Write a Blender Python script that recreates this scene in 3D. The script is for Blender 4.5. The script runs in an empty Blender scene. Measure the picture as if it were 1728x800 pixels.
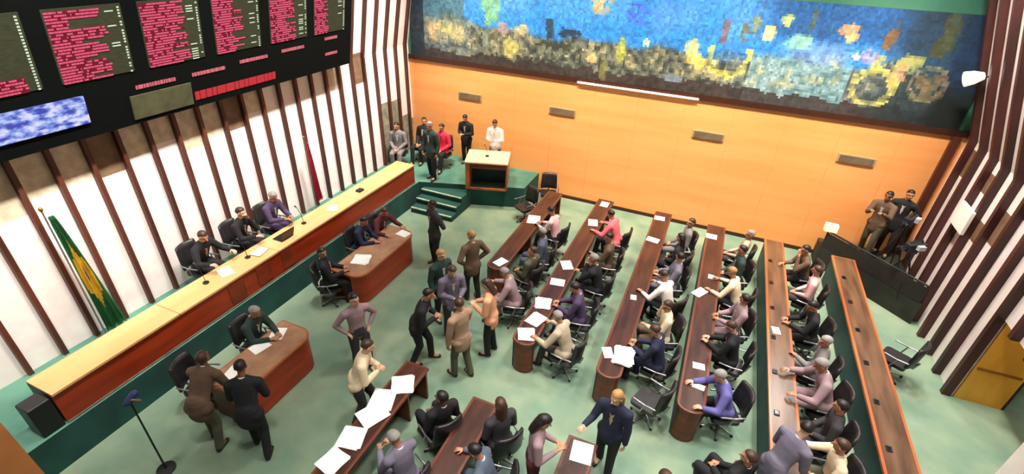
import bpy, bmesh, math, random
from mathutils import Vector, Matrix
R = math.radians
rnd = random.Random(7)
COL = bpy.context.scene.collection
sc = bpy.context.scene

# ------------------------------------------------------------------ helpers
def lin(c):
    return tuple((v/12.92 if v <= .04045 else ((v+.055)/1.055)**2.4) for v in (x/255. for x in c)) + (1.,)

MATS = {}
def mat(name, c, rough=.6, c2=None, scale=6., stretch=(1, 1, 1), metal=0., emit=None, es=1., bump=0., spec=.5):
    if name in MATS: return MATS[name]
    m = bpy.data.materials.new(name); m.use_nodes = True
    nt = m.node_tree; b = nt.nodes['Principled BSDF']
    b.inputs['Roughness'].default_value = rough; b.inputs['Metallic'].default_value = metal
    b.inputs['Specular IOR Level'].default_value = spec
    if c2 is None: c2 = tuple(int(x*.86) for x in c)
    tc = nt.nodes.new('ShaderNodeTexCoord'); mp = nt.nodes.new('ShaderNodeMapping')
    mp.inputs['Scale'].default_value = stretch
    nz = nt.nodes.new('ShaderNodeTexNoise'); nz.inputs['Scale'].default_value = scale; nz.inputs['Detail'].default_value = 4
    cr = nt.nodes.new('ShaderNodeValToRGB')
    cr.color_ramp.elements[0].position = .36; cr.color_ramp.elements[1].position = .64
    cr.color_ramp.elements[0].color = lin(c2); cr.color_ramp.elements[1].color = lin(c)
    nt.links.new(tc.outputs['Object'], mp.inputs['Vector']); nt.links.new(mp.outputs['Vector'], nz.inputs['Vector'])
    nt.links.new(nz.outputs['Fac'], cr.inputs['Fac']); nt.links.new(cr.outputs['Color'], b.inputs['Base Color'])
    if emit:
        b.inputs['Emission Color'].default_value = lin(emit); b.inputs['Emission Strength'].default_value = es
    if bump:
        bp = nt.nodes.new('ShaderNodeBump'); bp.inputs['Strength'].default_value = bump; bp.inputs['Distance'].default_value = .01
        nt.links.new(nz.outputs['Fac'], bp.inputs['Height']); nt.links.new(bp.outputs['Normal'], b.inputs['Normal'])
    MATS[name] = m
    return m

def link(name, me, m=None, parent=None, smooth=False):
    o = bpy.data.objects.new(name, me); COL.objects.link(o)
    if m is not None:
        for k in (m if isinstance(m, (list, tuple)) else [m]): me.materials.append(k)
    if smooth:
        me.polygons.foreach_set('use_smooth', [True]*len(me.polygons))
    if parent is not None: o.parent = parent
    return o
def obj(name, bm, m, parent=None, smooth=False, bevel=0):
    me = bpy.data.meshes.new(name); bm.normal_update(); bm.to_mesh(me); bm.free()
    o = link(name, me, m, parent, smooth)
    if bevel:
        md = o.modifiers.new('b', 'BEVEL'); md.width = bevel; md.segments = 2; md.limit_method = 'ANGLE'
    return o
def B(): return bmesh.new()
def box(bm, x0, x1, y0, y1, z0, z1, mi=0, M=None):
    v = [bm.verts.new((x, y, z)) for x in (x0, x1) for y in (y0, y1) for z in (z0, z1)]
    if M is not None:
        for q in v: q.co = M @ q.co
    for f in ((0, 1, 3, 2), (4, 6, 7, 5), (0, 4, 5, 1), (2, 3, 7, 6), (0, 2, 6, 4), (1, 5, 7, 3)):
        fc = bm.faces.new([v[i] for i in f]); fc.material_index = mi
def frame_of(d, side=None):
    d = d.normalized()
    s = side if side is not None else (Vector((1, 0, 0)) if abs(d.x) < .8 else Vector((0, 1, 0)))
    s = (s - d*s.dot(d)).normalized(); return s, d.cross(s).normalized()
def limb(bm, p0, r0, p1, r1, flat=1., side=None, n=12, mi=0):
    """tapered limb with rounded ends; flat squashes it across `side`"""
    p0 = Vector(p0); p1 = Vector(p1); d = p1-p0
    if d.length < 1e-6: d = Vector((0, 0, 1e-4))
    s, t = frame_of(d, side); d.normalize(); rings = []
    sts = [(p0-d*r0*k, r0*w) for k, w in ((.95, .3), (.7, .72), (.35, .94))] + [(p0, r0), (p1, r1)] + [(p1+d*r1*k, r1*w) for k, w in ((.35, .94), (.7, .72), (.95, .3))]
    for c, r in sts:
        rings.append([bm.verts.new(c + s*math.cos(a)*r + t*math.sin(a)*r*flat) for a in (2*math.pi*i/n for i in range(n))])
    for A, Bq in zip(rings, rings[1:]):
        for i in range(n):
            bm.faces.new((A[i], A[(i+1) % n], Bq[(i+1) % n], Bq[i])).material_index = mi
    bm.faces.new(list(reversed(rings[0]))).material_index = mi; bm.faces.new(rings[-1]).material_index = mi
def ell(bm, c, rx, ry, rz, M=None, n=16, mi=0):
    c = Vector(c); M = M or Matrix.Identity(3)
    ret = bmesh.ops.create_uvsphere(bm, u_segments=n, v_segments=max(6, n*2//3), radius=1.)
    for v in ret['verts']: v.co = c + M @ Vector((v.co.x*rx, v.co.y*ry, v.co.z*rz))
    if mi:
        for v in ret['verts']:
            for f in v.link_faces: f.material_index = mi
def tube(bm, pts, r, n=8, mi=0):
    for a, b in zip(pts, pts[1:]): limb(bm, a, r, b, r, n=n, mi=mi)
def prism(bm, poly, z0, z1, mi=0):
    lo = [bm.verts.new((x, y, z0)) for x, y in poly]; hi = [bm.verts.new((x, y, z1)) for x, y in poly]
    n = len(poly)
    fs = [bm.faces.new(list(reversed(lo))), bm.faces.new(hi)]
    for i in range(n): fs.append(bm.faces.new((lo[i], lo[(i+1) % n], hi[(i+1) % n], hi[i])))
    for f in fs: f.material_index = mi
def struct(name, bm, m, parent=None, **k):
    o = obj(name, bm, m, parent, **k)
    if parent is None: o['kind'] = 'structure'
    return o
def tag(o, label, cat, group=None):
    o['label'] = label; o['category'] = cat
    if group: o['group'] = group
    return o
def thing(name, label, cat, loc=(0, 0, 0), rz=0., group=None):
    o = bpy.data.objects.new(name, None); COL.objects.link(o); o.location = loc; o.rotation_euler = (0, 0, rz)
    o.empty_display_size = .2
    return tag(o, label, cat, group)
def share(name, me, parent, mats):
    """one more object on a shared mesh, with its own materials"""
    o = bpy.data.objects.new(name, me); COL.objects.link(o); o.parent = parent
    for i, m in enumerate(mats if isinstance(mats, (list, tuple)) else [mats]):
        o.material_slots[i].link = 'OBJECT'; o.material_slots[i].material = m
    return o

# ------------------------------------------------------------------ measures (metres)
XL, XR, YB = -9.2, 5.285, 13.545
ZK = 3.65           # height at which the side walls begin to lean in
LL, LR = .20, .32   # lean of the upper walls
ZT = 8.6
ZP = .65            # platform height

# ------------------------------------------------------------------ materials
M_floor = mat('carpet_green', (136, 154, 128), .95, (106, 134, 114), 1.1, bump=.15)
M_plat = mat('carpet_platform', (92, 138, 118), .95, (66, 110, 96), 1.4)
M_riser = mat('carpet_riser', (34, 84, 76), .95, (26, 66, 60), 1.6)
M_white = mat('wall_panel_white', (250, 240, 234), .45, (244, 228, 222), 3.)
M_tan = mat('wall_panel_tan', (226, 206, 178), .6)
M_brownp = mat('wall_panel_brown', (128, 98, 74), .7)
M_greyp = mat('wall_panel_grey', (150, 150, 128), .7, (112, 114, 98))
M_fin = mat('dark_wood_fin', (92, 44, 30), .5, (64, 28, 20), 3., (1, 1, .2))
M_orange = mat('orange_wood', (246, 172, 106), .5, (242, 162, 94), 1.6, (.25, 1, 2.4))
M_trim = mat('dark_trim', (62, 30, 16), .5)
M_bench = mat('red_wood', (168, 58, 22), .35, (138, 42, 14), 2.4, (1, .35, 3))
M_benchd = mat('red_wood_dark', (120, 52, 26), .4, (84, 34, 18), 2.4, (1, .35, 3))
M_btop = mat('pale_wood', (240, 184, 128), .35, (228, 166, 106), 2.5, (1, .2, 1))
M_edge = mat('orange_edge', (190, 104, 58), .3, (150, 74, 38), 3., (1, .2, 1))
M_desk = mat('desk_wood', (112, 82, 60), .30, (78, 54, 40), 4., (1.6, .22, 1))
M_edgefar = mat('dark_edge', (112, 60, 42), .35, (84, 40, 28), 3., (1, .2, 1))
M_deskfar = mat('desk_wood_dark', (78, 44, 34), .3, (50, 28, 22), 5., (1.6, .3, 1))
M_teal = mat('teal_panel', (24, 70, 70), .6, (14, 50, 54), 2.)
M_black = mat('black_plastic', (22, 22, 24), .45)
M_dark = mat('dark_fabric', (34, 34, 38), .8, (20, 20, 24))
M_leather = mat('chair_leather', (44, 40, 42), .38, (26, 24, 26))
M_alu = mat('aluminium', (176, 174, 178), .3, metal=.8)
M_paper = mat('paper', (250, 250, 246), .7, (240, 242, 240))
M_print = mat('print_grey', (120, 124, 130), .8)
M_yel = mat('yellow_wood', (232, 172, 56), .4, (206, 140, 40), 2., (1, 1, .3))
M_rail = mat('rail_wood', (176, 112, 52), .4, (140, 82, 34), 3.)
M_green = mat('green_wall', (64, 124, 104), .8, (46, 104, 90), 1.)
M_glassk = mat('dark_screen', (14, 18, 18), .15)
M_lens = mat('lens_glass', (20, 26, 40), .08)

# ------------------------------------------------------------------ room shell
bm = B(); box(bm, XL-.3, 9.5, -3., YB+.3, -.2, 0); struct('floor', bm, M_floor)
# platform along the left wall, widening at the back of the room
bm = B()
prism(bm, [(XL, .4), (-7.58, .4), (-7.58, 11.25), (-4.62, 12.3), (-4.62, YB), (XL, YB)], 0, ZP)
pf = struct('floor_platform', bm, [M_plat, M_riser])
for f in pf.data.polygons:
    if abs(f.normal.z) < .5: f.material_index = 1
# steps up to the platform
bm = B()
for k in range(3):
    y0 = 10.55+.3*k
    box(bm, -7.45, -6.1, y0, (y0+.3 if k < 2 else 11.95), 0.001, .163*(k+1), 0)
    box(bm, -7.44, -6.11, y0-.012, y0+.03, .163*(k+1)-.03, .163*(k+1)+.006, 1)
st = struct('floor_steps', bm, [M_riser, mat('step_nosing', (196, 214, 190), .6)])

def slat_wall(name, xw, ys, y0, y1, z0, sgn, lean, over, seed, low=None, zk=ZK, ft=.034, fd=.095, wt=.25, mf=None):
    """white panels between projecting dark fins; the part above ZK leans into the room"""
    r = random.Random(seed)
    bm = B()
    def px(z): return xw if z <= zk else xw + sgn*lean*(z-zk)
    def slab(ya, yb, za, zb, mi, thick=wt, off=0.):
        # quad prism following the wall line
        for a, b in ((za, min(zb, zk)), (max(za, zk), zb)):
            if b-a < 1e-4: continue
            xa, xb = px(a)+sgn*off, px(b)+sgn*off
            v = [bm.verts.new(p) for p in ((xa, ya, a), (xa, yb, a), (xb, yb, b), (xb, ya, b), (xa-sgn*thick, ya, a), (xa-sgn*thick, yb, a), (xb-sgn*thick, yb, b), (xb-sgn*thick, ya, b))]
            for f in ((0, 1, 2, 3), (7, 6, 5, 4), (0, 4, 5, 1), (1, 5, 6, 2), (2, 6, 7, 3), (3, 7, 4, 0)):
                bm.faces.new([v[i] for i in f]).material_index = mi
    edges = [y0]+[y for y in ys if y0 < y < y1]+[y1]
    for k, (a, b) in enumerate(zip(edges, edges[1:])):
        zlo = z0 if low is None else low(.5*(a+b))
        cuts = sorted([(p, q, m) for (yy, p, q, m) in over if a <= yy < b])
        z = zlo
        for p, q, m in cuts:
            if p > z: slab(a, b, z, p, 0)
            slab(a, b, max(p, z), q, m); z = q
        if z < ZT: slab(a, b, z, ZT, 0)
    w = struct(name, bm, [M_white, M_tan, M_brownp, M_greyp])
    bm2 = B(); bm_ = bm2
    bm = bm2
    for y in ys:
        zlo = z0 if low is None else low(y+.02)
        slab(y-ft, y+ft, zlo+.002, ZT, 0, thick=fd+.01, off=fd)
    f = struct('fin_cladding', bm, mf or M_fin, w)
    return w

ysL = [2.69+.505*k for k in range(-8, 22)]
ovL = [(4.4, 3.25, 4.2, 2), (4.9, 3.4, 4.4, 1), (5.4, 3.5, 4.4, 1), (6.0, 3.2, 4.4, 1), (6.5, 3.3, 4.4, 1), (6.9, 3.28, 4.3, 2), (7.4, 3.5, 4.4, 1), (9.9, 3.5, 4.3, 1), (2.9, 3.1, 4.5, 1), (3.4, 3.3, 4.4, 1), (3.9, 3.3, 4.4, 1),
       (10.9, 3.35, 4.15, 2), (12.0, .65, 2.55, 3), (12.5, .65, 2.5, 3), (13.0, .65, 1.9, 3), (13.4, .65, 1.7, 3)]
slat_wall('wall_left', XL, ysL, -1.5, YB, 0., 1, LL, ovL, 1, zk=4.05)
ysR = [9.13+.57*k for k in range(8)] + [8.56, 7.99, 7.21, 6.64, 6.07, 5.5]
ysR = sorted(set(ysR))
ZDOOR = 1.85
def lowR(y): return ZDOOR if 7.22 < y < 9.12 else 0.
ovR = [(10.4, 2.45, 3.1, 2), (11.0, 2.2, 2.62, 2), (11.6, 3.0, 3.4, 2), (12.7, 2.9, 3.5, 2), (9.9, 3.2, 3.7, 2), (8.8, 2.4, 3.0, 1)]
slat_wall('wall_right', XR, ysR, -1.5, YB, 0., -1, LR, ovR, 2, low=lowR, ft=.05, fd=.13, wt=.06, mf=mat('dark_maroon_fin', (74, 32, 28), .5, (48, 20, 18), 3., (1, 1, .2)))
# corridor behind the opening in the right wall
bm = B(); box(bm, XR+.065, 6.06, 9.10, 9.18, 0.002, 2.05)
d = struct('door_1', bm, M_yel)
bm = B(); box(bm, XR+.1, 6.02, 9.086, 9.099, .75, .80)
struct('door_rail', bm, mat('yellow_dark', (150, 92, 24), .5), d)
bm = B(); box(bm, 6.06, 6.11, 9.11, 9.21, 0.002, 2.05); struct('trim_1', bm, M_trim)
bm = B(); box(bm, 8.6, 8.8, 5, YB, 0, 3); struct('wall_corridor', bm, M_green)

# back wall: orange timber below, painted mural above
bm = B()
box(bm, XL-.3, XR+.3, YB, YB+.25, 0, 3.66)
wb = struct('wall_back', bm, M_orange)
bm = B()
for k in range(1, 12):
    x = XL + k*1.21
    box(bm, x-.004, x+.004, YB-.002, YB+.01, .1, 3.6)
struct('panel_joint', bm, mat('joint', (236, 160, 98), .6), wb)
bm = B(); box(bm, XL-.3, XR+.3, YB, YB+.25, 3.66, ZT); struct('wall_upper', bm, M_green)
bm = B(); box(bm, XL+.02, XR-.04, YB-.06, YB-.001, 3.6, 3.74); struct('trim_2', bm, M_trim)
bm = B(); box(bm, -4.6, XR-.02, YB-.03, YB-.001, 0.001, .1); struct('baseboard_back', bm, M_trim)
bm = B(); box(bm, XR-.30, XR-.14, YB-.10, YB-.001, 0.001, 3.6); struct('trim_3', bm, M_fin)
bm = B(); box(bm, XL-.3, XR+.3, -3., YB+.3, ZT, ZT+.2); struct('ceiling', bm, mat('ceiling_white', (236, 232, 224), .9))

# mural: colours of the painting itself, laid cell by cell
def mural():
    x0, x1 = -9.05, 5.0; z0, z1 = 3.74, 6.02
    nx, nz = 260, 42
    h = random.Random(3)
    blobs = [  # x, z, rx, rz, colour, strength  (open rings where rx2 given)
        (-8.16, 4.54, .30, .30, (206, 176, 118)), (-7.78, 4.62, .22, .22, (190, 178, 104)), (-7.4, 4.5, .30, .26, (176, 166, 116)),
        (-6.37, 5.35, .28, .6, (120, 168, 110)), (-5.72, 4.3, .26, .26, (184, 178, 98)), (-5.42, 4.78, .24, .14, (196, 178, 120)),
        (-6.0, 4.8, .20, .16, (156, 130, 130)), (-4.6, 4.85, .12, .3, (30, 40, 44)), (-4.1, 4.86, .42, .12, (16, 24, 34)), (-4.3, 4.5, .5, .12, (40, 44, 36)),
        (-3.3, 5.62, .34, .22, (176, 150, 92)), (-3.35, 4.32, .14, .16, (198, 178, 120)), (-2.62, 4.52, .14, .34, (160, 168, 70)), (-2.0, 4.83, .09, .1, (170, 210, 160)),
        (-.83, 4.7, .22, .26, (226, 196, 106)), (-.62, 4.45, .2, .2, (216, 190, 90)), (.72, 5.3, .13, .16, (232, 208, 130)), (.45, 5.5, .1, .3, (120, 128, 84)),
        (1.05, 5.62, .12, .14, (176, 190, 108)), (1.55, 5.7, .06, .4, (70, 84, 70)), (2.27, 5.5, .22, .14, (206, 148, 98)), (2.3, 5.36, .2, .08, (196, 170, 110)),
        (2.58, 5.02, .08, .08, (236, 226, 186)), (3.1, 5.4, .14, .3, (130, 84, 40)), (3.05, 4.95, .14, .26, (200, 186, 84)), (2.9, 5.08, .2, .2, (150, 140, 200)),
        (3.62, 4.98, .3, .2, (176, 172, 92)), (4.05, 5.55, .18, .5, (66, 70, 40)), (4.14, 4.55, .26, .32, (116, 100, 72)), (3.5, 4.62, .14, .3, (196, 150, 112)),
        (-.3, 4.55, .08, .08, (230, 220, 170)), (-1.75, 5.5, .3, .4, (60, 120, 220)), (-2.3, 5.4, .3, .3, (56, 90, 214)), (1.4, 5.2, .3, .2, (130, 190, 160)),
        (-3.0, 3.95, .1, .4, (110, 112, 60)), (-1.2, 4.05, .3, .12, (130, 150, 170)), (-.2, 5.3, .09, .3, (110, 84, 90)), (.2, 5.3, .1, .2, (104, 96, 70))]
    rings = [(.02, 4.78, .52, .56, .12, (186, 184, 84), -1), (3.12, 4.42, .46, .42, .16, (166, 164, 88), 0), (4.1, 4.6, .38, .4, .1, (110, 104, 84), 0), (-7.3, 4.4, .9, .5, .1, (110, 120, 110), 0)]
    def vn(x, z, s, k):
        def hsh(i, j): return random.Random((i*73856093) ^ (j*19349663) ^ k).random()
        X, Z = x/s, z/s; i, j = math.floor(X), math.floor(Z); u, v = X-i, Z-j
        u = u*u*(3-2*u); v = v*v*(3-2*v)
        return (hsh(i, j)*(1-u)+hsh(i+1, j)*u)*(1-v)+(hsh(i, j+1)*(1-u)+hsh(i+1, j+1)*u)*v
    mixc = lambda a, b, t: tuple(p*(1-t)+q*t for p, q in zip(a, b))
    bm = B(); lay = bm.loops.layers.float_color.new('Paint')
    V = [[bm.verts.new((x0+(x1-x0)*i/nx, YB-.045, z0+(z1-z0)*j/nz)) for j in range(nz+1)] for i in range(nx+1)]
    for i in range(nx):
        for j in range(nz):
            x = x0+(x1-x0)*(i+.5)/nx; z = z0+(z1-z0)*(j+.5)/nz
            n1 = vn(x, z, .55, 1); n2 = vn(x, z, .17, 2); n3 = vn(x, z, .08, 3)
            blue = mixc((30, 112, 190), (64, 130, 208), n1)
            hy = 4.80 + .55*(n1-.5) + (.15 if .4 < x < 2.9 else 0)      # edge between the blue and the figures below it
            low = mixc((46, 56, 62), (126, 134, 128), n3*.6+n2*.4)
            if .5 < x < 2.6: low = mixc((70, 110, 122), (150, 172, 178), n3*.5+n1*.5)
            if x > -7 and x < .0: low = mixc((38, 44, 46), (112, 116, 100), n3)
            t = min(1, max(0, (hy-z)/.22+.5)); c = mixc(blue, low, t)
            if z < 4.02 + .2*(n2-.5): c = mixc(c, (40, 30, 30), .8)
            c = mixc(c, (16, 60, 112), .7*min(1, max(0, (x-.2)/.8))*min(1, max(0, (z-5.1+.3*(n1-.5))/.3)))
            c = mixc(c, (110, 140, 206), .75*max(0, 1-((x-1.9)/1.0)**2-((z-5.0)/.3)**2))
            if 4.1 < z < hy+.1 and n2 > .66: c = mixc(c, (156, 150, 110), (.2+.5*n3)*t)
            if n3 > .8: c = mixc(c, (24, 30, 36), .3)
            if x < -7.2 and z > 4.9: c = mixc(c, (70, 92, 84), .65)
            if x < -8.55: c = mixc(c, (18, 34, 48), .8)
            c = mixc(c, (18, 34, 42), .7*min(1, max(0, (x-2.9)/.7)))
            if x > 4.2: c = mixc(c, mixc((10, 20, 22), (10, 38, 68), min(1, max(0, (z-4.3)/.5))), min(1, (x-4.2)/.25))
            for (bx, bz, rx, rz, bc) in blobs:
                q = ((x-bx)/rx)**2+((z-bz)/rz)**2 + (n3-.5)*1.5 + (n2-.5)*1.3
                if q < 1: c = mixc(c, bc, min(.8, max(.15, (1-q)*1.4)))
            for (bx, bz, rx, rz, w, bc, half) in rings:
                q = math.sqrt(((x-bx)/rx)**2+((z-bz)/rz)**2)
                if abs(q-.85) < w*1.3*(.4+n2+.6*(n3-.5)) and (half == 0 or z < bz+.18): c = mixc(c, bc, .35+.6*n3)
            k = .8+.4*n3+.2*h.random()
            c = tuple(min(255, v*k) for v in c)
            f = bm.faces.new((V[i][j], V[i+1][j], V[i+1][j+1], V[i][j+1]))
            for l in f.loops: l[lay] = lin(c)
    m = bpy.data.materials.new('mural_paint'); m.use_nodes = True; nt = m.node_tree; b = nt.nodes['Principled BSDF']
    a = nt.nodes.new('ShaderNodeVertexColor'); a.layer_name = 'Paint'
    nt.links.new(a.outputs['Color'], b.inputs['Base Color']); b.inputs['Roughness'].default_value = .7
    root = thing('mural_painting', 'long blue painted mural with yellow swirling figures above the orange timber wall', 'mural', (0, 0, 0))
    obj('painted_surface', bm, m, root)
    bm = B(); box(bm, x0, x1, YB-.043, YB-.002, z0, z1); obj('backing_panel', bm, M_trim, root)
mural()

# light strip under the mural
bm = B(); box(bm, -3.67, -.44, YB-.10, YB-.062, 3.60, 3.64)
ls = obj('wall_light_strip', bm, mat('tube_lit', (255, 244, 226), .5, emit=(255, 240, 218), es=1.6)); tag(ls, 'long thin white light strip fixed just under the mural', 'light')
# grilles
VL = ['closest to the podium desk', 'above the first rows of desks', 'third from the podium desk', 'closest to the camera crew platform']
for (x, l) in zip((-7.05, -4.05, 0., 3.42), VL):
    g = thing('air_vent', 'grey air vent in the orange wall, '+l, 'vent', (x, YB, 2.71), 0, 'air vents in the orange wall')
    bm = B(); box(bm, -.4, .4, -.03, -.001, -.1, .1); obj('frame', bm, mat('vent_frame', (186, 150, 112), .6), g)
    bm = B()
    for k in range(6): box(bm, -.36, .36, -.045, -.031, -.085+.03*k, -.067+.03*k)
    obj('louvre', bm, mat('vent_slat', (132, 116, 94), .6), g)

# ------------------------------------------------------------------ voting board on the left wall
def board():
    # board space: u along the wall (world y), v height; plane leans like the wall
    def P(u, v, d=0.): return Vector((-8.87+LL*(v-ZK)+d, u, v-LL*d))
    def pbox(bm, u0, u1, v0, v1, d0, d1, mi=0):
        v = [bm.verts.new(P(u, w, d)) for d in (d0, d1) for u in (u0, u1) for w in (v0, v1)]
        for f in ((0, 1, 3, 2), (4, 6, 7, 5), (0, 4, 5, 1), (2, 3, 7, 6), (0, 2, 6, 4), (1, 5, 7, 3)):
            bm.faces.new([v[i] for i in f]).material_index = mi
    root = thing('voting_board', 'huge black electronic voting board with red name columns on the white slatted wall', 'display board')
    bm = B(); pbox(bm, .6, 10.3, 4.08, 6.35, -.12, .0)
    obj('casing', bm, mat('board_black', (4, 7, 6), .8, spec=.1), root)
    m_scr = mat('board_column', (48, 50, 34), .8, (32, 34, 22), 12., (1, 1, 12), emit=(60, 60, 40), es=.2, spec=.15)
    m_red = mat('led_red', (50, 14, 24), .8, emit=(226, 92, 120), es=1.0, spec=.1)
    m_glow = mat('led_glow', (40, 8, 16), .8, emit=(120, 18, 42), es=.8, spec=.1)
    m_wht = mat('led_white', (120, 130, 116), .5, emit=(176, 196, 168), es=.8)
    m_big = mat('led_red_big', (50, 10, 14), .8, emit=(196, 48, 56), es=1., spec=.1)
    r = random.Random(11)
    cols = [(1.49, .0), (2.76, .35), (4.02, .66), (5.28, .70), (6.54, .58), (7.80, .62), (9.03, .42)]
    for ci, (u0, tw) in enumerate(cols):
        bm = B(); pbox(bm, u0, u0+1.02, 4.94, 5.93, .0, .012)
        s = obj('name_column', bm, m_scr, root)
        bm = B(); bmd = B(); nrow = 24
        for k in range(nrow):
            v = 5.9-k*.0405; u = u0+(.02 if ci != 1 else .45); ln = tw*(1 if r.random() < .6 else r.uniform(.55, .95))
            if ci == 2 and 3 <= k <= 5: ln = .25
            if ci == 2 and 6 <= k <= 8: ln = .7
            if ci == 1: ln = .4 if k > 18 else 0
            if ci == 1 and k > 20: pass
            if ln < .05: continue
            pbox(bmd, u, u+ln, v-.037, v, .012, .016)  # blurred red glow of the letters, built as a dim emitting strip behind them
            ue = u+ln
            while u < ue:
                w = r.choice((.018, .03, .045, .06)); 
                if r.random() < .80: pbox(bm, u, u+w-.006, v-.03, v-.006, .016, .02)
                u += w
        if len(bm.verts):
            obj('red_text', bm, m_red, s); obj('red_glow', bmd, m_glow, s)
        else: bm.free(); bmd.free()
        bm = B()
        for k in range(nrow):
            v = 5.9-k*.0405
            if ci <= 1 or r.random() < .7: pbox(bm, u0+.96, u0+.99, v-.03, v-.008, .012, .018)
            if ci > 1 and r.random() < .35: pbox(bm, u0+.78, u0+.9, v-.028, v-.012, .012, .018)
        obj('white_text', bm, m_wht, s)
    # lower band: small captions, large red result line, pale olive panel, blue screen
    for (a, b, v) in ((5.0, 5.68, 4.67), (6.0, 6.68, 4.67), (7.02, 7.7, 4.71), (8.08, 8.72, 4.74), (9.38, 9.8, 4.8), (9.4, 9.8, 4.45)):
        u = a; bm = B()
        while u < b:
            w = r.choice((.04, .06, .09))
            pbox(bm, u, min(b, u+w-.015), v-.03, v+.03, .0, .012); u += w
        obj('caption_text', bm, mat('led_pink', (120, 50, 60), .5, emit=(186, 96, 108), es=.8), root)
    bm = B(); u = 6.0
    while u < 7.85:
        w = r.choice((.1, .13, .2)); pbox(bm, u, min(7.87, u+w-.02), 4.21, 4.36, .0, .012); u += w
    obj('result_text', bm, m_big, root)
    bm = B(); pbox(bm, 4.87, 5.94, 4.16, 4.55, .0, .02)
    obj('olive_panel', bm, mat('olive_panel', (66, 66, 38), .8, (46, 42, 26), 5., emit=(60, 60, 34), es=.3), root)
    # blue screen: a lit picture of pale blue and violet blocks
    m = bpy.data.materials.new('blue_screen'); m.use_nodes = True; nt = m.node_tree; b = nt.nodes['Principled BSDF']
    tc = nt.nodes.new('ShaderNodeTexCoord'); mp = nt.nodes.new('ShaderNodeMapping'); mp.inputs['Scale'].default_value = (1, 1, 2)
    nz = nt.nodes.new('ShaderNodeTexNoise'); nz.inputs['Scale'].default_value = 7; nz.inputs['Detail'].default_value = 5
    cr = nt.nodes.new('ShaderNodeValToRGB'); e = cr.color_ramp.elements
    e[0].position = .38; e[0].color = lin((44, 50, 170)); e[1].position = .6; e[1].color = lin((220, 220, 250))
    k = e.new(.48); k.color = lin((120, 150, 226))
    nt.links.new(tc.outputs['Object'], mp.inputs['Vector']); nt.links.new(mp.outputs['Vector'], nz.inputs['Vector']); nt.links.new(nz.outputs['Fac'], cr.inputs['Fac'])
    nt.links.new(cr.outputs['Color'], b.inputs['Emission Color']); b.inputs['Emission Strength'].default_value = .95
    b.inputs['Base Color'].default_value = (.02, .02, .05, 1)
    bm = B(); pbox(bm, 2.0, 4.22, 4.32, 4.73, .0, .03); obj('blue_screen', bm, m, root)
board()

# ------------------------------------------------------------------ presiding bench
def bench():
    root = thing('presiding_bench', 'very long raised bench with pale wooden top and red wood front on the green platform', 'bench')
    x0, x1, y0, y1, zt = -8.2, -7.62, 1.86, 11.1, 1.25
    seams = [y0, 3.8, 6.0, 8.6, y1]
    for a, b in zip(seams, seams[1:]):
        bm = B(); box(bm, x0, x1+.02, a+.004, b-.004, zt-.045, zt); obj('bench_top', bm, M_btop, root, bevel=.006)
    bm = B(); box(bm, x1-.05, x1, y0, y1, ZP+.02, zt-.046); obj('front_panel', bm, M_bench, root)
    bm = B(); box(bm, x0+.04, x0+.07, y0+.03, y1-.03, ZP+.3, zt-.046); obj('knee_panel', bm, M_benchd, root)
    for y in (4.75, 5.4, 6.05):
        bm = B(); box(bm, x1, x1+.012, y, y+.34, ZP+.1, zt-.1); obj('front_inlay', bm, mat('inlay', (146, 54, 22), .4, (110, 40, 16), 3.), root)
    bm = B(); box(bm, x0, x1-.05, y0, y0+.05, ZP+.001, zt-.046); obj('end_panel', bm, M_black, root)
    bm = B(); box(bm, x0, x1-.05, y1-.05, y1, ZP+.001, zt-.046); obj('end_panel', bm, M_benchd, root)
    bm = B(); box(bm, x1-.03, x1+.012, y0, y1, ZP+.001, ZP+.03); obj('plinth_strip', bm, mat('plinth', (120, 112, 100), .6), root)
bench()
bm = B(); prism(bm, [(-7.92, 1.56), (-7.62, 1.56), (-7.62, 1.84), (-7.92, 1.84)], ZP+.001, 1.20)
sp = obj('speaker_cabinet', bm, M_black, bevel=.02); tag(sp, 'black box standing on the platform against the near end of the long bench', 'speaker')

def lathe(bm, prof, n=16, c=(0, 0), mi=0):
    rings = [[bm.verts.new((c[0]+r*math.cos(2*math.pi*i/n), c[1]+r*math.sin(2*math.pi*i/n), z)) for i in range(n)] for r, z in prof]
    for a, b in zip(rings, rings[1:]):
        for i in range(n): bm.faces.new((a[i], a[(i+1) % n], b[(i+1) % n], b[i])).material_index = mi
    bm.faces.new(list(reversed(rings[0]))); bm.faces.new(rings[-1])

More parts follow.
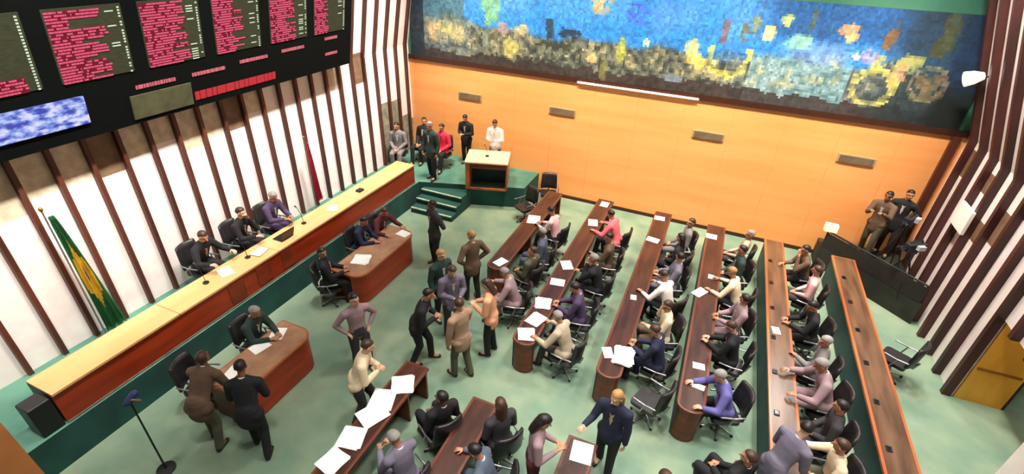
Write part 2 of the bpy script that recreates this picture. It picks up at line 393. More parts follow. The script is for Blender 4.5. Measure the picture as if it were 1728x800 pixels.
# ------------------------------------------------------------------ member desks
def row_desk(label, x, y0, y1, near_round=True, terminals=True, far=False, w=.44):
    root = thing('row_desk', label, 'desk', (x, y0, 0), 0, 'long row desks of the chamber')
    L = y1-y0; h = w/2
    def outline(g):
        pts = [(h-g, L-g), (-h+g, L-g)]
        if near_round: pts += [(-h*math.cos(a)*(h-g)/h, .16-(.16-g)*math.sin(a)) for a in (math.pi*i/8 for i in range(9))]
        else: pts += [(-h+g, g), (h-g, g)]
        return pts
    bm = B(); prism(bm, outline(0), .70, .752); obj('desk_top', bm, M_edgefar if far else M_edge, root, bevel=.006)
    bm = B(); prism(bm, outline(.045), .753, .757); obj('writing_surface', bm, M_deskfar if far else M_desk, root)
    bm = B(); box(bm, -h+.02, -h+.05, .12, L-.02, .03, .70); obj('front_panel', bm, M_teal, root)
    bm = B(); prism(bm, [(-h*.9*math.cos(a), .18-.15*math.sin(a)) for a in (math.pi*i/8 for i in range(9))], .02, .70) if near_round else box(bm, -h+.05, h-.03, 0, .04, .002, .70)
    obj('end_panel', bm, M_bench if not far else M_benchd, root)
    bm = B(); box(bm, -h+.05, h-.05, L-.04, L, .002, .70); obj('end_panel', bm, M_benchd, root)
    k = 1
    while k*1.9 < L-.4:
        bm = B(); box(bm, -h+.051, h-.06, k*1.9-.015, k*1.9+.015, .002, .699); obj('partition', bm, M_benchd, root); k += 1
    if terminals and not far:
        y = .62
        while y < L-.3:
            bm = B(); box(bm, -.15, -.07, y-.05, y+.05, .7575, .775)
            t = obj('voting_terminal', bm, M_black, root)
            bm = B(); box(bm, -.14, -.085, y-.035, y+.035, .776, .778); obj('screen', bm, M_glassk, t)
            y += .95
    return root
row_desk('dark long row desk directly before the open floor, its far end nearest the podium desk', -3.64, 8.05, 12.3, far=True)
row_desk('dark long row desk behind the front row, covered with many loose white papers', -2.2, 6.15, 12.5, far=True)
row_desk('long row desk whose rounded near end carries a big stack of white papers', -.60, 6.05, 12.5, far=True)
row_desk('long row desk with rounded red wood near end, beside the violet blue jacket', .77, 5.9, 12.4, far=True)
row_desk('long brown row desk with orange edges, its bare near half shiny', 2.14, 3.0, 12.3, near_round=False)
row_desk('last long row desk, closest to the striped wall, no one behind it', 3.66, 3.0, 12.2, near_round=False, w=.5)
row_desk('shorter near row desk with four heaps of white papers spread along it', -3.6, .6, 4.95, far=True)
row_desk('shorter near row desk between the paper covered desk and the woman in pink', -2.22, .6, 4.75, far=True)
row_desk('shorter near row desk beside the woman in the pink shirt with a single white sheet', -.62, .6, 4.72, far=True)

# ------------------------------------------------------------------ clerks' desks
def clerk_desk(label, cx, cy, L, W):
    root = thing('clerk_desk', label, 'desk', (cx, cy, 0), 0, 'short clerk desks before the long bench')
    a, b = W/2, L/2; r = .28
    pts = [(-a, -b), (a-r, -b)] + [(a-r+r*math.sin(t), -b+r-r*math.cos(t)) for t in (math.pi/2*i/6 for i in range(1, 7))] + \
          [(a, b-r)] + [(a-r+r*math.cos(t), b-r+r*math.sin(t)) for t in (math.pi/2*i/6 for i in range(1, 7))] + [(-a, b)]
    inn = [(x*.93, y*.965) for x, y in pts]
    bm = B(); prism(bm, pts, .71, .755); obj('desk_top', bm, M_edge, root, bevel=.006)
    bm = B(); prism(bm, inn, .756, .759); obj('writing_surface', bm, mat('clerk_top', (176, 136, 104), .4, (140, 100, 76), 3.), root)
    bm = B(); n = len(pts)
    sp = [(x*.955, y*.98) for x, y in pts]
    outer = sp[1:-1]; inner = [(x*.94, y*.95) for x, y in outer]
    for (p, q, s, t) in zip(outer, outer[1:], inner, inner[1:]):
        prism(bm, [p, q, t, s], .02, .709)
    bmesh.ops.remove_doubles(bm, verts=bm.verts, dist=.0005)
    obj('front_panel', bm, M_bench, root)
    for s in (-1, 1):
        bm = B(); box(bm, -a+.03, a-r, s*b*.94-.02, s*b*.94+.02, .002, .708); obj('end_panel', bm, M_benchd, root)
clerk_desk('short red wood clerk desk with rounded corners, beside the standing guard in the dark suit', -6.36, 7.53, 2.15, .8)
clerk_desk('short red wood clerk desk with rounded corners, where two people lean over its near end', -6.06, 4.0, 1.65, .76)

# podium desk on the platform
def podium():
    root = thing('podium_desk', 'square podium desk with pale top and dark open front at the head of the steps', 'podium', (-5.72, 12.1, ZP), R(19))
    w, dp, h = .62, .48, .86
    bm = B(); box(bm, -w, w, -dp, dp, h-.05, h); obj('podium_top', bm, mat('podium_pale', (248, 220, 180), .4, (236, 200, 160)), root, bevel=.01)
    bm = B(); box(bm, -w+.02, -w+.14, -dp+.02, dp-.02, .001, h-.051); obj('side_panel', bm, M_edge, root)
    bm = B(); box(bm, w-.06, w-.02, -dp+.02, dp-.02, .001, h-.051); obj('side_panel', bm, M_bench, root)
    bm = B(); box(bm, -w+.141, w-.061, -dp+.02, -dp+.06, h-.2, h-.051); obj('front_rail', bm, M_benchd, root)
    bm = B(); box(bm, -w+.141, w-.061, .1, .13, .001, h-.051); obj('knee_panel', bm, M_teal, root)
    bm = B(); box(bm, -w+.141, w-.061, -dp+.02, -dp+.06, .001, .06); obj('front_rail', bm, M_edge, root)
podium()

# ------------------------------------------------------------------ chairs
def seatpad(w, d, z0, z1, r=.07):
    bm = B(); pts = []
    for cx, cy, a0 in ((w/2-r, d/2-r, 0), (-w/2+r, d/2-r, 90), (-w/2+r, -d/2+r, 180), (w/2-r, -d/2+r, 270)):
        for i in range(5):
            a = R(a0+22.5*i); pts.append((cx+r*math.cos(a), cy+r*math.sin(a)))
    prism(bm, pts, z0, z1); return bm
def proto_chair():
    P = {}
    def keep(name, bm, nm, smooth=False, bev=0):
        me = bpy.data.meshes.new('chair_'+name)
        if bev: bmesh.ops.bevel(bm, geom=[e for e in bm.edges if e.calc_face_angle(0) > .6], offset=bev, segments=2, affect='EDGES')
        bm.to_mesh(me); bm.free()
        for _ in range(nm): me.materials.append(None)
        if smooth: me.polygons.foreach_set('use_smooth', [True]*len(me.polygons))
        P[name] = me
    keep('seat', seatpad(.5, .48, .41, .48), 1, bev=.018)
    # curved backrest behind the sitter (-y)
    bm = B(); n = 10; V = []
    for j in range(6):
        z = .52+j*.1; row = []
        for i in range(n+1):
            t = -1+2*i/n; a = t*.62; wv = .25*(1-.12*(j/5.)**2)
            x = wv*t*1.02; y = -.27-.05*j/5.*1.2+.07*t*t
            row.append((Vector((x, y, z)), Vector((x*1.02, y-.05, z))))
        V.append(row)
    f1 = [[bm.verts.new(q[0]) for q in row] for row in V]; f2 = [[bm.verts.new(q[1]) for q in row] for row in V]
    for j in range(5):
        for i in range(n):
            bm.faces.new((f1[j][i], f1[j][i+1], f1[j+1][i+1], f1[j+1][i])); bm.faces.new((f2[j][i+1], f2[j][i], f2[j+1][i], f2[j+1][i+1]))
    for i in range(n):
        bm.faces.new((f1[5][i], f1[5][i+1], f2[5][i+1], f2[5][i])); bm.faces.new((f1[0][i+1], f1[0][i], f2[0][i], f2[0][i+1]))
    for j in range(5):
        bm.faces.new((f1[j][0], f1[j+1][0], f2[j+1][0], f2[j][0])); bm.faces.new((f1[j+1][n], f1[j][n], f2[j][n], f2[j+1][n]))
    keep('backrest', bm, 1, True)
    bm = B(); tube(bm, [(0, -.2, .43), (0, -.31, .44), (0, -.36, .6)], .022); keep('back_bracket', bm, 1, True)
    for s, nm in ((-1, 'armL'), (1, 'armR')):
        bm = B(); tube(bm, [(s*.2, 0, .42), (s*.3, 0, .44), (s*.3, -.06, .64), (s*.29, -.24, .66)], .014)
        tube(bm, [(s*.3, -.06, .64), (s*.3, .16, .65)], .016); keep(nm, bm, 1, True)
    bm = B(); lathe(bm, [(.03, .1), (.03, .27), (.02, .275), (.02, .41)]); keep('post', bm, 1, True)
    for k in range(5):
        bm = B(); a = R(72*k+18); limb(bm, (0, 0, .1), .026, (.27*math.cos(a), .27*math.sin(a), .065), .016); keep('foot%d' % k, bm, 1, True)
        bm = B(); c = (.27*math.cos(a), .27*math.sin(a)); M = Matrix.Rotation(a, 3, 'Z')
        ell(bm, (c[0], c[1], .03), .03, .022, .03, M, 10); keep('castor%d' % k, bm, 1, True)
    return P
CH = proto_chair()
def chair(x, y, rz, label, z=0., leather=None, group='swivel chairs of the chamber'):
    t = thing('swivel_chair', label, 'chair', (x, y, z), rz, group); t.scale = (.95, .95, .95)
    lm = leather or M_leather
    share('seat', CH['seat'], t, lm); share('backrest', CH['backrest'], t, lm); share('back_bracket', CH['back_bracket'], t, M_alu)
    share('armrest', CH['armL'], t, M_alu); share('armrest', CH['armR'], t, M_alu); share('gas_post', CH['post'], t, M_alu)
    for k in range(5):
        f = share('base_foot', CH['foot%d' % k], t, M_alu); share('castor', CH['castor%d' % k], f, M_black)
    return t

# ------------------------------------------------------------------ people
def V3(*a): return Vector(a)
def pose_sit(lean=8, arms='desk', head=(0, -12), legs=0):
    p = {}; a = R(-lean); up = V3(0, math.sin(R(lean)), math.cos(R(lean)))
    p['pel'] = V3(0, -.03, .565); p['waist'] = p['pel']+up*.2; p['chest'] = p['pel']+up*.40; p['sh'] = p['pel']+up*.50; p['neck'] = p['pel']+up*.585
    p['hip'] = [V3(s*.095, -.02, .55) for s in (-1, 1)]
    p['knee'] = [V3(s*(.12+.03*legs), .40, .53) for s in (-1, 1)]
    p['ank'] = [V3(s*.12, .40+(.08 if (s > 0) == bool(legs) else -.06), .09) for s in (-1, 1)]
    S = p['shl'] = [p['sh']+V3(s*.185, 0, -.03) for s in (-1, 1)]
    if arms == 'desk': el, wr = [S[i]+V3(s*.05, .12, -.25) for i, s in ((0, -1), (1, 1))], [V3(s*.10, S[0].y+.36, .80) for s in (-1, 1)]
    if arms == 'lap': el, wr = [S[i]+V3(s*.06, .02, -.27) for i, s in ((0, -1), (1, 1))], [V3(s*.07, .24, .64) for s in (-1, 1)]
    if arms == 'chin':
        el = [S[0]+V3(.0, .2, -.21), S[1]+V3(.05, .12, -.25)]; wr = [p['neck']+V3(-.05, .15, .0), V3(.10, S[0].y+.36, .80)]
    if arms == 'phone':
        el = [S[0]+V3(-.05, .12, -.25), S[1]+V3(.12, .06, -.22)]; wr = [V3(-.06, S[0].y+.34, .80), p['neck']+V3(.15, .03, .07)]
    if arms == 'spread': el, wr = [S[i]+V3(s*.14, .12, -.22) for i, s in ((0, -1), (1, 1))], [V3(s*.28, S[0].y+.34, .80) for s in (-1, 1)]
    if arms == 'point':
        el = [S[0]+V3(-.05, .1, -.26), S[1]+V3(.06, .24, -.12)]; wr = [V3(-.05, .26, .66), S[1]+V3(.05, .49, -.05)]
    p['el'] = el; p['wr'] = wr; p['head'] = head; p['up'] = up; p['sit'] = True
    return p
def pose_stand(lean=2, arms='down', head=(0, -5), stride=.06, bend=0):
    p = {}; up = V3(0, math.sin(R(lean)), math.cos(R(lean)))
    p['pel'] = V3(0, -.04*(lean > 15)*2, .95); p['waist'] = p['pel']+up*.19; p['chest'] = p['pel']+up*.38; p['sh'] = p['pel']+up*.49; p['neck'] = p['pel']+up*.575
    p['hip'] = [p['pel']+V3(s*.095, 0, -.04) for s in (-1, 1)]
    p['ank'] = [V3(-.11, stride, .085), V3(.11, -stride*1.2, .085)]
    p['knee'] = [V3(-.105, stride*.6+.035, .50), V3(.105, -stride*.3+.03, .50)]
    S = p['shl'] = [p['sh']+V3(s*.19, 0, -.03) for s in (-1, 1)]
    if arms == 'down': el, wr = [S[i]+V3(s*.06, -.02, -.28) for i, s in ((0, -1), (1, 1))], [S[i]+V3(s*.07, .05, -.53) for i, s in ((0, -1), (1, 1))]
    if arms == 'front': el, wr = [S[i]+V3(s*.05, .02, -.28) for i, s in ((0, -1), (1, 1))], [p['waist']+V3(s*.07, .29, .03) for s in (-1, 1)]
    if arms == 'hips': el, wr = [S[i]+V3(s*.16, -.06, -.22) for i, s in ((0, -1), (1, 1))], [p['pel']+V3(s*.20, .04, .06) for s in (-1, 1)]
    if arms == 'one': el, wr = [S[0]+V3(-.05, .02, -.28), S[1]+V3(.07, .10, -.25)], [S[0]+V3(-.06, .05, -.53), S[1]+V3(.10, .34, -.20)]
    if arms == 'table': el, wr = [S[i]+V3(s*.06, .06, -.27) for i, s in ((0, -1), (1, 1))], [V3(s*.16, S[0].y+.16, .84) for s in (-1, 1)]
    if arms == 'camera': el, wr = [S[i]+V3(s*.04, .14, -.22) for i, s in ((0, -1), (1, 1))], [S[i]+V3(-s*.06, .36, -.08) for i, s in ((0, -1), (1, 1))]
    if arms == 'back': el, wr = [S[i]+V3(s*.08, -.1, -.25) for i, s in ((0, -1), (1, 1))], [p['waist']+V3(s*.04, -.20, -.06) for s in (-1, 1)]
    p['el'] = el; p['wr'] = wr; p['head'] = head; p['up'] = up; p['sit'] = False
    return p
POSES = {
    'sit_write': pose_sit(12, 'desk', (10, -28)), 'sit_up': pose_sit(2, 'lap', (-14, -6)), 'sit_chin': pose_sit(14, 'chin', (6, -10)),
    'sit_phone': pose_sit(4, 'phone', (22, -12)), 'sit_wide': pose_sit(20, 'spread', (-8, -25)), 'sit_back': pose_sit(-8, 'lap', (30, 2), 1),
    'sit_point': pose_sit(6, 'point', (-30, -8), 1), 'sit_side': pose_sit(-3, 'desk', (-48, -5)),
    'stand': pose_stand(1, 'down', (8, -6), .05), 'stand_front': pose_stand(4, 'front', (0, -25), .03), 'stand_hips': pose_stand(0, 'hips', (20, -4), .06),
    'stand_talk': pose_stand(3, 'one', (-15, -6), .09), 'lean_desk': pose_stand(38, 'table', (0, 12), .10), 'lean_light': pose_stand(20, 'front', (12, -15), .14),
    'film': pose_stand(6, 'camera', (0, -4), .10), 'stand_back': pose_stand(0, 'back', (-10, -4), .02),
}
def headM(p):
    y, x = p['head']; return Matrix.Rotation(R(y), 3, 'Z') @ Matrix.Rotation(R(x), 3, 'X')
def hcenter(p):
    return p['neck'] + p['up']*.055 + headM(p) @ V3(0, .02, .085)
def torso(bm, p, g=0., low=False):
    X = V3(1, 0, 0); f = .66
    limb(bm, p['pel']-p['up']*.02, .150+g, p['waist'], .138+g, f, X, 16); limb(bm, p['waist'], .138+g, p['chest'], .160+g, f, X, 16)
    limb(bm, p['chest'], .160+g, p['sh']-p['up']*.05, .150+g, f, X, 16)
    limb(bm, p['shl'][0]+V3(.02, 0, 0), .062+g, p['shl'][1]-V3(.02, 0, 0), .062+g)
    for s in (0, 1): limb(bm, p['neck']-p['up']*.02, .045+g*.4, p['shl'][s], .055+g)
def arms(bm, p, g=0.):
    for i in (0, 1):
        limb(bm, p['shl'][i], .056+g, p['el'][i], .042+g); limb(bm, p['el'][i], .042+g, p['wr'][i], .028+g*1.3)
def legs(bm, p, g=0.):
    for i in (0, 1):
        limb(bm, p['hip'][i], .088+g, p['knee'][i], .058+g); limb(bm, p['knee'][i], .058+g, p['ank'][i], .040+g*1.5)
def hand(bm, wr, el, side, inward):
    d = (wr-el).normalized(); n = V3(0, 0, -1) if abs(d.z) < .8 else V3(-side, 0, 0)   # palm faces down, or the thigh
    n = (n-d*n.dot(d)).normalized(); w = d.cross(n).normalized()
    if (w.x > 0) == (side > 0): w = -w           # w points to the thumb side
    k = wr+d*.085
    limb(bm, wr, .026, k, .036, .45, w)
    for j, (off, L) in enumerate(((.030, .072), (.010, .080), (-.011, .074), (-.031, .058))):
        b = k+w*off*.9; q = b+(d*.8+n*.35+w*off*3).normalized()*L*.55; e = q+(d*.45+n*.85+w*off*3).normalized()*L*.5
        limb(bm, b, .0095, q, .0088, n=8); limb(bm, q, .0088, e, .0078, n=8)
    b = wr+d*.03+w*.022; q = b+(d*.6+w*.75+n*.15).normalized()*.042; e = q+(d*.85+w*.25+n*.35).normalized()*.034
    limb(bm, b, .0125, q, .011, n=8); limb(bm, q, .011, e, .009, n=8)
def remesh(bm, vox, ratio=None, smooth=2):
    me = bpy.data.meshes.new('tmp'); bm.to_mesh(me); bm.free()
    o = bpy.data.objects.new('tmp', me); COL.objects.link(o)
    m = o.modifiers.new('r', 'REMESH'); m.mode = 'VOXEL'; m.voxel_size = vox; m.use_smooth_shade = True
    if smooth: s = o.modifiers.new('s', 'SMOOTH'); s.iterations = smooth; s.factor = .5
    if ratio: d = o.modifiers.new('d', 'DECIMATE'); d.ratio = ratio
    dg = bpy.context.evaluated_depsgraph_get(); dg.update()
    out = bpy.data.meshes.new_from_object(o.evaluated_get(dg)); bpy.data.objects.remove(o); bpy.data.meshes.remove(me)
    out.materials.clear()
    out.polygons.foreach_set('use_smooth', [True]*len(out.polygons))
    return out
BODY = {}
def body_parts(pn, long_hair=False):
    if pn in BODY: return BODY[pn]
    p = POSES[pn]; D = {}; H = headM(p); hc = hcenter(p); hp = lambda x, y, z: hc + H @ V3(x, y, z)
    bm = B(); torso(bm, p, -.008); arms(bm, p, 0.); legs(bm, p, -.008)
    limb(bm, p['neck']-p['up']*.04, .052, hp(0, -.012, -.03), .05)
    ell(bm, hp(0, -.008, .028), .075, .094, .088, H); ell(bm, hp(0, .018, -.035), .058, .070, .078, H)      # cranium, jaw
    limb(bm, hp(0, .086, .010), .009, hp(0, .106, -.022), .014, n=8)                                       # nose
    limb(bm, hp(-.018, .077, -.060), .010, hp(.018, .077, -.060), .010, n=8)                               # lips
    limb(bm, hp(-.03, .080, .028), .010, hp(.03, .080, .028), .010, n=8)                                   # brow
    for s in (-1, 1): ell(bm, hp(s*.076, -.006, -.002), .011, .020, .032, H, 8)                            # ears
    for i, s in ((0, -1), (1, 1)):
        hand(bm, p['wr'][i], p['el'][i], s, 0)
        a = p['ank'][i]; limb(bm, a, .04, a+V3(s*.01, .13, -.045), .030)
    me = remesh(bm, .0062, .22, 1)
    for _ in range(3): me.materials.append(None)
    iH = H.inverted()
    for f in me.polygons:
        q = iH @ (Vector(f.center)-hc)
        if q.y > .055 and abs(q.z-.010) < .011 and .018 < abs(q.x) < .046: f.material_index = 1
        elif q.y > .06 and abs(q.z+.060) < .010 and abs(q.x) < .027: f.material_index = 2
    D['body'] = me
    # jacket: open skirt below the waist, sleeves to the wrist
    bm = B(); torso(bm, p, .018)
    for i in (0, 1):
        limb(bm, p['shl'][i], .078, p['el'][i], .060); w = p['el'][i].lerp(p['wr'][i], .93); limb(bm, p['el'][i], .060, w, .046)
        limb(bm, p['hip'][0], .118, p['hip'][1], .118)
        if p['sit']: limb(bm, p['hip'][i], .112, p['hip'][i].lerp(p['knee'][i], .25), .112)
        else:
            h0 = (p['hip'][0]+p['hip'][1])/2; limb(bm, h0+V3(0, 0, .06), .178, h0-V3(0, 0, .10), .186, .70, V3(1, 0, 0), 16)
    D['jacket'] = remesh(bm, .013, .5, 3)
    # shirt or blouse: closer fit, tucked in
    bm = B(); torso(bm, p, .010)
    for i in (0, 1):
        limb(bm, p['shl'][i], .070, p['el'][i], .054); w = p['el'][i].lerp(p['wr'][i], .88); limb(bm, p['el'][i], .054, w, .038)
    D['shirt'] = remesh(bm, .013, .5, 3)
    bm = B(); legs(bm, p, .014); limb(bm, p['pel'], .158, p['pel']+p['up']*.09, .148, .72, V3(1, 0, 0))
    limb(bm, p['hip'][0], .10, p['hip'][1], .10)
    D['trousers'] = remesh(bm, .013, .5, 2)
    # dress skirt
    bm = B(); limb(bm, p['pel'], .165, p['pel']+p['up']*.12, .15, .72, V3(1, 0, 0))
    mid = [p['hip'][i].lerp(p['knee'][i], .95) for i in (0, 1)]
    for i in (0, 1): limb(bm, p['hip'][i], .12, mid[i], .10)
    limb(bm, (p['hip'][0]+p['hip'][1])/2, .14, (mid[0]+mid[1])/2, .11)
    D['skirt'] = remesh(bm, .016, .5, 3)
    for i in (0, 1):
        a = p['ank'][i]; s = (-1, 1)[i]; bm = B(); g = a.z-.085
        limb(bm, (a.x, a.y-.03, .048+g), .045, (a.x+s*.015, a.y+.15, .036+g), .036, .9); me = remesh(bm, .012, None, 1)
        for v in me.vertices: v.co.z = max(v.co.z, .004+g)
        D['shoe%d' % i] = me
    # shirt front with collar, seen between the lapels; tie
    up = p['up']; fw = V3(1, 0, 0).cross(up)*-1; fw = V3(0, up.z, -up.y)
    bm = B()
    def cf(x, t, o=0.): return p['chest']+up*t+fw*(.1195+o-abs(x)*.35)+V3(x, 0, 0)
    top, bot = .085, -.16
    a = [bm.verts.new(cf(x, t, o)) for (x, t, o) in ((-.055, top, -.005), (0, top-.02, .004), (.055, top, -.005), (.0, bot, .004), (-.03, (top+bot)/2, .002), (.03, (top+bot)/2, .002))]
    bm.faces.new((a[0], a[4], a[3], a[1])); bm.faces.new((a[1], a[3], a[5], a[2]))
    r = bmesh.ops.solidify(bm, geom=bm.faces[:], thickness=-.012)
    n = 14; c0 = p['neck']-up*.03
    rg = [[bm.verts.new(c0+V3(rr*math.cos(t), 0, 0)+fw*(rr*math.sin(t)*1.05+.004)+up*(h_-.012*math.sin(t))) for t in (2*math.pi*i/n for i in range(n))] for rr, h_ in ((.074, -.02), (.066, .028), (.060, .028), (.062, -.02))]
    for A, Bq in zip(rg, rg[1:]+rg[:1]):
        for i in range(n): bm.faces.new((A[i], A[(i+1) % n], Bq[(i+1) % n], Bq[i]))
    me = bpy.data.meshes.new('collar'); bm.to_mesh(me); bm.free(); D['shirt_front'] = me
    bm = B(); a = [bm.verts.new(cf(x, t, .010)) for x, t in ((-.012, .06), (.012, .06), (.024, -.13), (0, -.16), (-.024, -.13))]
    bm.faces.new(a); bmesh.ops.solidify(bm, geom=bm.faces[:], thickness=-.006)
    me = bpy.data.meshes.new('tie'); bm.to_mesh(me); bm.free(); D['tie'] = me
    # hair: short cap and long hair
    def hairmesh(long, thin=False):
        bm = B()
        ret = bmesh.ops.create_uvsphere(bm, u_segments=24, v_segments=16, radius=1.)
        for v in ret['verts']:
            c = v.co.copy(); q = V3(c.x*.085, c.y*.105-.010, c.z*.098+.030)
            face = c.y > .25 and c.z < .55 - (.0 if abs(c.x) < .7 else .2)
            if face or (c.z < -.35 and not long): q = V3(c.x*.060, c.y*.075-.012, c.z*.07+.02)
            v.co = hc + H @ q
        if long:
            limb(bm, hp(-.035, -.06, -.0), .062, hp(-.045, -.075, -.19), .040, .7); limb(bm, hp(.035, -.06, -.0), .062, hp(.045, -.075, -.19), .040, .7)
            limb(bm, hp(0, -.07, .0), .07, hp(0, -.085, -.2), .05, .7)
        return remesh(bm, .011, .6, 1)
    D['hair'] = hairmesh(False); D['hair_long'] = hairmesh(True)
    for k, me in D.items():
        if k != 'body':
            while len(me.materials) < 1: me.materials.append(None)
    BODY[pn] = D; return D

SK = {'light': mat('skin_light', (222, 172, 142), .5), 'tan': mat('skin_tan', (190, 134, 100), .5), 'brown': mat('skin_brown', (128, 84, 60), .5)}
M_eye = mat('eye_dark', (26, 20, 18), .3); M_lip = mat('lips', (168, 84, 78), .5)
CL = {k: mat('cloth_'+k, c, .85, tuple((p+q)//2 for p, q in zip(c, c2)), 5.) for k, c, c2 in (
    ('black', (26, 26, 30), (14, 14, 18)), ('charcoal', (58, 54, 58), (40, 38, 42)), ('navy', (30, 36, 62), (20, 24, 44)), ('grey', (128, 124, 124), (98, 94, 96)),
    ('lilac', (118, 112, 130), (92, 86, 106)), ('brown', (104, 80, 62), (76, 58, 46)), ('tan', (168, 136, 112), (140, 108, 88)), ('white', (242, 236, 230), (224, 216, 212)),
    ('pink', (236, 186, 186), (222, 164, 168)), ('red', (222, 44, 80), (196, 30, 62)), ('coral', (236, 110, 120), (226, 90, 100)), ('violet', (104, 98, 164), (76, 72, 134)),
    ('cream', (232, 212, 180), (214, 190, 156)), ('maroon', (92, 34, 40), (66, 24, 30)), ('olive', (88, 86, 66), (62, 62, 48)), ('peach', (226, 166, 130), (206, 140, 104)),
    (('purple', (78, 60, 94), (60, 46, 74))), ('beige', (188, 172, 148), (160, 144, 122)), ('teal', (38, 60, 56), (28, 46, 44)), ('slate', (84, 96, 114), (62, 72, 90)), ('mauve', (158, 132, 136), (128, 104, 110)))}
HR = {'black': mat('hair_black', (24, 18, 16), .5), 'brown': mat('hair_brown', (66, 42, 28), .5), 'grey': mat('hair_grey', (150, 146, 140), .6), 'blond': mat('hair_blond', (176, 132, 78), .5), 'white': mat('hair_white', (214, 210, 204), .6)}

def person(pose, x, y, rz, label, top='jacket', tc='black', bc=None, skin='tan', hair='black', long=False, shirt='white', tie=None, z=0., scale=1., group=None):
    D = body_parts(pose)
    t = thing('person', label, 'person', (x, y, z), rz, group or ('people seated in the chamber' if pose.startswith('sit') else 'people standing in the chamber'))
    t.scale = (scale,)*3
    bc = bc or tc
    share('body', D['body'], t, [SK[skin], M_eye, M_lip])
    if top == 'jacket':
        share('jacket', D['jacket'], t, CL[tc]); share('shirt_front', D['shirt_front'], t, CL[shirt])
        if tie: share('tie', D['tie'], t, CL[tie])
    elif top == 'dress': share('dress_bodice', D['shirt'], t, CL[tc]); share('dress_skirt', D['skirt'], t, CL[tc])
    else: share('shirt', D['shirt'], t, CL[tc])
    if top != 'dress': share('trousers', D['trousers'], t, CL[bc])
    for i in (0, 1): share('shoe', D['shoe%d' % i], t, M_black)
    if hair: share('hair', D['hair_long' if long else 'hair'], t, HR[hair])
    return t

L_ = R(90)          # facing the dais
def seated(pose, x, y, label, short, dz=0, **k):
    rz = k.pop('rz', L_)+R(dz); z = k.pop('z', 0.)
    person(pose, x, y, rz, label, z=z, **k)
    chair(x, y, rz, 'swivel armchair under the '+short, z=z)

# ---- front rows of the floor (rows counted by gaps between desks)
seated('sit_write', -2.95, 10.25, 'person in a pale pink shirt writing at the front row desk near the back wall', 'person in pale pink at the front row', tc='pink', top='shirt', bc='black', hair='black', dz=-8)
seated('sit_up', -2.92, 9.15, 'person in a grey blue suit upright behind the front row desk', 'person in grey blue behind the front row', dz=10, tc='slate', skin='brown', hair='grey')
seated('sit_back', -2.95, 8.35, 'person in an olive suit leaning back in the front row', 'person in olive leaning back in the front row', tc='olive', hair='brown', dz=-14)
seated('sit_wide', -2.86, 7.45, 'person in a mauve grey suit past the near end of the front row desk', 'person in mauve grey at the end of the front row', tc='mauve', hair='grey', dz=14)
seated('sit_wide', -1.50, 10.75, 'person in a bright coral jacket bent over the second row desk', 'person in the coral jacket', tc='coral', bc='black', hair='black', shirt='pink', dz=-12)
seated('sit_phone', -1.46, 9.65, 'person in a brown suit with one hand at the ear, behind the coral jacket', 'person in brown with a hand at the ear', tc='brown', hair='black', dz=6)
seated('sit_chin', -1.44, 8.65, 'person in a black suit and white collar resting the chin on one hand, second row', 'person in black resting the chin', tc='black', hair='grey', dz=-6)
seated('sit_write', -1.50, 7.55, 'person in a dark purple suit writing among papers on the second row desk', 'person in dark purple among papers', tc='purple', hair='black', dz=10)
seated('sit_wide', -1.46, 6.55, 'person in a taupe jacket at the near end of the paper strewn second desk', 'person in taupe at the second desk', tc='beige', bc='charcoal', hair='grey', dz=-10)
# third row gap
seated('sit_back', .02, 11.2, 'person in a grey suit in the third row, closest to the orange wall', 'person in grey in the third row by the orange wall', tc='grey', hair='brown', dz=10)
seated('sit_up', .0, 10.35, 'person in a black dress with long dark hair in the third row', 'person in the black dress in the third row', top='dress', tc='black', hair='black', long=True, dz=-12)
seated('sit_side', .02, 9.5, 'person in a charcoal violet suit turning the head in the third row', 'person turning the head in the third row', tc='lilac', hair='black', dz=8)
seated('sit_wide', .06, 8.65, 'person in a white shirt with arms spread on the third row desk', 'person in white with arms spread in the third row', top='shirt', tc='white', bc='black', hair='brown', dz=-26)
seated('sit_phone', .10, 7.75, 'person in a cream jacket holding a hand to the ear in the third row', 'person in cream in the third row', tc='cream', bc='brown', hair='brown', dz=16)
seated('sit_write', .12, 6.95, 'person in a navy suit seated just behind the stack of papers in the third row', 'person in navy in the third row', tc='navy', hair='brown', dz=-8)
chair(.14, 6.15, R(70), 'empty swivel armchair behind the rounded desk end with the stack of papers', group='empty swivel chairs')
# fourth row gap
seated('sit_back', 1.34, 11.3, 'person in a beige shirt in the fourth row next to the orange wall', 'person in beige in the fourth row', top='shirt', tc='beige', bc='charcoal', hair='grey', dz=-10)
seated('sit_up', 1.32, 10.45, 'person in a dark teal jacket in the fourth row', 'person in dark teal in the fourth row', tc='teal', bc='black', hair='black', dz=8)
seated('sit_wide', 1.36, 9.45, 'person in a cream shirt with peach face bent forward in the fourth row', 'person in the cream shirt in the fourth row', top='shirt', tc='cream', bc='black', hair='blond', dz=-16)
seated('sit_side', 1.34, 8.55, 'person in a pale lilac suit looking aside in the fourth row', 'person in pale lilac in the fourth row', tc='mauve', hair='black', dz=12)
seated('sit_write', 1.34, 7.65, 'person in a black suit and pink shirt writing in the fourth row', 'person in black and pink in the fourth row', tc='black', shirt='pink', hair='brown', dz=-8, skin='light')
seated('sit_wide', 1.30, 6.45, 'person in a violet blue jacket at the near end of the fourth row', 'person in the violet blue jacket', tc='violet', bc='black', hair='grey', shirt='white', dz=20, skin='light')
